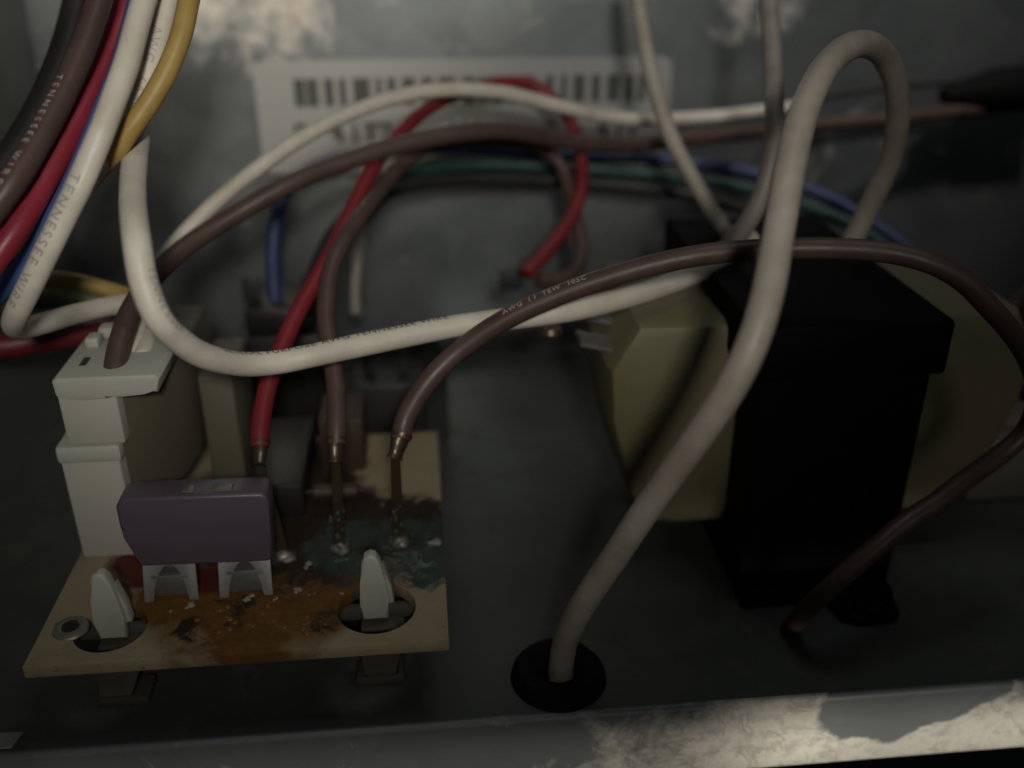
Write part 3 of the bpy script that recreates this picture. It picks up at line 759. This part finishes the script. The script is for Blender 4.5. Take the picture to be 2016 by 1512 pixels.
bm_out(bm, 'rivet', M['brass'], tr)

# ------------------------------------------------------------------ grommet
bm = bmesh.new()
lathe(bm, [(2.0, -1.5), (2.3, 0.6), (3.0, 1.7), (4.2, 2.3), (5.4, 2.0), (6.2, 1.0), (6.45, 0.02), (4.5, 0.0), (4.5, -2.2), (2.4, -2.4)], (15.6, 97.2, 0.0), 40)
tag(bm_out(bm, 'rubber_grommet', M['rubber']), 'round black rubber grommet in the floor with a white cable through it', 'grommet')

# ------------------------------------------------------------------ parts behind the board
br = tag(empty('metal_bracket'), 'small dark grey steel bracket with holes standing behind the board', 'bracket')
p = plate_with_holes('bracket_plate', [(-14, 0), (3.5, 0), (3.5, 17), (1.0, 22.5), (-14, 22.5)], [circle(-2.2, 15.2, 2.0), circle(-9.5, 15.6, 1.7)], 0, 1.0, M['steel_dark'], br)
p.rotation_euler = (R(90), 0, 0); p.location = (0, 164 * S, 0.1 * S)
bm = bmesh.new(); box(bm, -14, 3.5, 164.1, 174, 0.05, 1.0, 0.2)
bm_out(bm, 'bracket_foot', M['steel_dark'], br)
rl = tag(empty('black_relay'), 'black plastic relay block standing on the floor behind the board', 'relay')
bm = bmesh.new(); box(bm, -13.5, -0.6, 148, 161, 0.05, 19.8, 0.7)
bm_out(bm, 'housing', M['relay_black'], rl)
bm = bmesh.new(); box(bm, -11.5, -9.5, 153, 153.6, 19.6, 24, 0.1); box(bm, -5.5, -3.5, 153, 153.6, 19.6, 24, 0.1)
bm_out(bm, 'blade', M['steel_dark'], rl)
cp = tag(empty('contactor'), 'black contactor block standing on the floor behind the plug', 'contactor')
bm = bmesh.new(); box(bm, -34, -18.5, 161, 180, 0.05, 24, 0.9); box(bm, -32.5, -20, 163, 178, 24, 28.5, 0.8)
for k in range(3):
    box(bm, -32.4 + 4.3 * k, -29.6 + 4.3 * k, 160.6, 161.2, 4, 20, 0.2)
bm_out(bm, 'housing', M['relay_black'], cp)
for x in (-31.5, -21):
    bm = bmesh.new(); box(bm, x - 1.6, x + 1.6, 167.7, 168.3, 28.3, 33, 0.1)
    bm_out(bm, 'spade_tab', M['steel_dark'], cp)
rb = tag(empty('beige_relay'), 'beige plastic relay box beside the right end of the transformer', 'relay')
bm = bmesh.new(); box(bm, 91.5, 122, 132.5, 160, 0.05, 12, 0.9); box(bm, 95.5, 120, 136, 158, 12, 19.5, 0.9)
bm_out(bm, 'housing', M['beige'], rb)
bm = bmesh.new(); box(bm, 100, 101, 139, 143, 19.4, 24, 0.1); box(bm, 110, 111, 139, 143, 19.4, 24, 0.1)
bm_out(bm, 'blade', M['tin'], rb)

# ------------------------------------------------------------------ wires
G_L = 'wires of the front bundle'
o, p, r = wire('white_loop', 'white_wire', M['white'], 'thick white wire sagging in a long loop above the board to the transformer')
print_on(o, p, r, 'TENNESSEE', 69, 1.0, M['ink_grey'], roll=1.0)
print_on(o, p, r, 'GENERAL PURPOSE AWG TENNESSEE WIRE', 85, 1.0, M['ink_dark'], roll=0.92)
o, p, r = wire('white_printed', 'white_wire', M['white'], 'white wire printed TENNESSEE WIRE bending sharply back into the plug')
print_on(o, p, r, 'TENNESSEE WIRE', 26.5, 1.2, M['ink_grey'], roll=-0.1, spacing=1.36)
o, p, r = wire('white_second', 'white_wire', M['white'], 'white wire with faint print squeezed between white and yellow wires')
print_on(o, p, r, 'AWG  600V', 7.5, 1.2, M['ink_faint'], roll=0.0, spacing=1.3)
wire('yellow', 'yellow_wire', M['yellow'], 'yellow wire curving down behind the white wires to the plug')
o, p, r = wire('brown_printed', 'brown_wire', M['brown'], 'brown wire printed in white beside the crimson wire')
print_on(o, p, r, 'TENNESSEE WIRE', 17.5, 0.85, M['ink_white'], roll=-0.3, spacing=1.75)
wire('red_left', 'red_wire', M['crimson'], 'crimson wire running between the printed brown wire and a white wire')
wire('blue_left', 'blue_wire', M['blue_light'], 'thin blue wire peeking out along the edge of a printed white wire')
wire('green_left', 'green_wire', M['pale_green'], 'pale green wire lying just under a yellow wire by the plug')
wire('dark_green_left', 'green_wire', M['green'], 'dark green wire above the white bend beside the plug')
wire('black_fill_a', 'black_wire', M['black_ins'], 'thick black wire added to fill the dark gap behind the printed brown wire')  # the three black wires are added to darken the gap and shade the wall
wire('black_fill_b', 'black_wire', M['black_ins'], 'black wire added to fill the dark gap behind the crimson wire')
wire('black_fill_c', 'black_wire', M['black_ins'], 'black wire added behind the white wires to shade the back panel')
wire('maroon_right', 'maroon_wire', M['maroon_dark'], 'maroon wire bulging in beside the right end of the transformer coil')
wire('maroon_left', 'maroon_wire', M['maroon'], 'thick maroon wire passing low behind the plug top')
o, p, r = wire('brown_plug', 'brown_wire', M['brown'], 'brown wire rising from the plug and arching across the barcode sticker')
sl_path = resample([(108.0, 194.6, 58.2), (112, 194.8, 58.6), (118, 195, 59), (126, 195, 59.5), (134, 195, 60)], 0.8)
bm = bmesh.new(); tube(bm, sl_path, lambda i: 1.6 + 3.0 * min(1, i / 12.0), 20)
bm_out(bm, 'sleeve', M['rubber'], o)
wire('white_plug', 'white_wire', M['white'], 'thin white wire arching from the plug over the barcode to the cream cable')
wire('shaded_run_back', 'black_wire', M['black_ins'], 'very thin black line for the shaded run of the white wire along the back panel')  # black stands in for shade on the white wire's far run
def crimp(o, path, rad, at_start=True):
    p0 = path[0]; p1 = path[5]
    d = (p0 - p1).normalized()
    bm = bmesh.new()
    tube(bm, resample([p0 - d * 0.6, p0 + d * 0.9, p0 + d * 2.6], 0.35), lambda i: rad * (0.95 - 0.16 * (1 if 3 < i < 6 else 0) - 0.05 * (i % 2)), 16, 0.8)
    bm_out(bm, 'crimp_barrel', M['brass'], o)
    bm = bmesh.new()
    tube(bm, resample([p0 - d * 0.9, p0 - d * 0.45], 0.3), rad * 1.06, 16)
    bm_out(bm, 'crimp_ring', M['brass'], o)
    return p0 + d * 2.2
def board_tab(top, bx, by):
    """tarnished upright tab from the board up to a crimped wire end, with its solder."""
    bm = bmesh.new()
    base = Vector((bx, by, 12.0))
    d = top - base
    box(bm, -0.75, 0.75, -0.35, 0.35, 0, 1, 0.0)
    for v in bm.verts:
        f = v.co.z / S
        k = 1.15 if f < 0.5 else 0.8
        v.co = (base + d * f) * S + Vector((v.co.x * k, v.co.y, 0))
    bmesh.ops.subdivide_edges(bm, edges=[e for e in bm.edges if abs(e.verts[0].co.z - e.verts[1].co.z) > 2 * S], cuts=6)
    for v in bm.verts:
        f = (v.co.z / S - 12) / d.z
        if 0.45 < f < 0.62:
            v.co.y -= 0.25 * S
    bmesh.ops.bevel(bm, geom=bm.edges[:], offset=0.1 * S, segments=1, affect='EDGES')
    bm_out(bm, 'terminal_tab', M['brass'], cb)
    if bx > -15:
        rnd = random.Random(int(bx * 10))
        blobs('pin_crust', [(bx + rnd.gauss(0, 0.5) + (top.x - bx) * f, by - 0.3 + rnd.gauss(0, 0.35) + (top.y - by) * f, 12 + d.z * f, 0.16 + 0.3 * rnd.random() ** 2, 0.25 + 0.6 * rnd.random() ** 2) for f in [rnd.random() ** 1.7 * 0.5 for _ in range(22)]], M['verdigris'], cb, 'stuff')
    blobs('solder_joint', [(bx, by, 12.1, 1.4, 1.2), (bx + 0.5, by - 0.7, 12.05, 1.1, 0.7)], M['solder'], cb)
o, p, r = wire('brown_pin', 'brown_wire', M['brown'], 'brown wire from the board looping over and around the transformer')
print_on(o, p, r, 'AWG  I I  TEW  105C', 22, 0.72, M['ink_white'], ref=(0, -0.55, 0.83), roll=0.2, spacing=1.2)
board_tab(crimp(o, p, r), -5.3, 113.5)
o, p, r = wire('red_pin', 'red_wire', M['red'], 'bright red wire rising from a board terminal and arching behind the white wire')
board_tab(crimp(o, p, r), -21, 111.4)
o, p, r = wire('brown_mid', 'brown_wire', M['brown'], 'brown wire rising from the middle board terminal beside the red wire')
board_tab(crimp(o, p, r), -13.5, 112.5)
G_B = 'bundle of wires against the back panel'
wire('blue_back', 'blue_wire', M['blue'], 'blue wire in the bundle lying under the barcode sticker', G_B)
wire('green_back', 'green_wire', M['green'], 'teal green wire in the bundle under the barcode sticker', G_B)
wire('black_lower', 'black_wire', M['black_ins'], 'black wire at the bottom of the bundle under the barcode sticker', G_B)
wire('grey_back', 'grey_wire', M['grey_ins'], 'thin grey wire between blue and green in the back bundle', G_B)
wire('white_cable', 'white_cable', M['white_old'], 'thick cream cable rising from the floor grommet and looping over the transformer')
wire('grey_drop', 'white_wire', M['grey_ins'], 'greyish white wire hanging down right behind the thick cream cable')
wire('white_drop', 'white_wire', M['white_old'], 'pale white wire slanting down across the sticker edge to the transformer')
# ring lug where the red and brown wires end on the back
lg = tag(empty('wire_lug'), 'small dull metal lug joining the red and brown wire ends', 'terminal')
bm = bmesh.new(); tube(bm, resample([(22.5, 167.8, 36.4), (20.0, 166.8, 34.2), (18.0, 166.2, 32.6)], 0.4), 1.7, 14)
bm_out(bm, 'barrel', M['steel_dark'], lg)
bm = bmesh.new(); box(bm, 13.6, 17.8, 165.4, 166.0, 29.6, 33.6, 0.2)
bm_out(bm, 'lug', M['steel_dark'], lg)
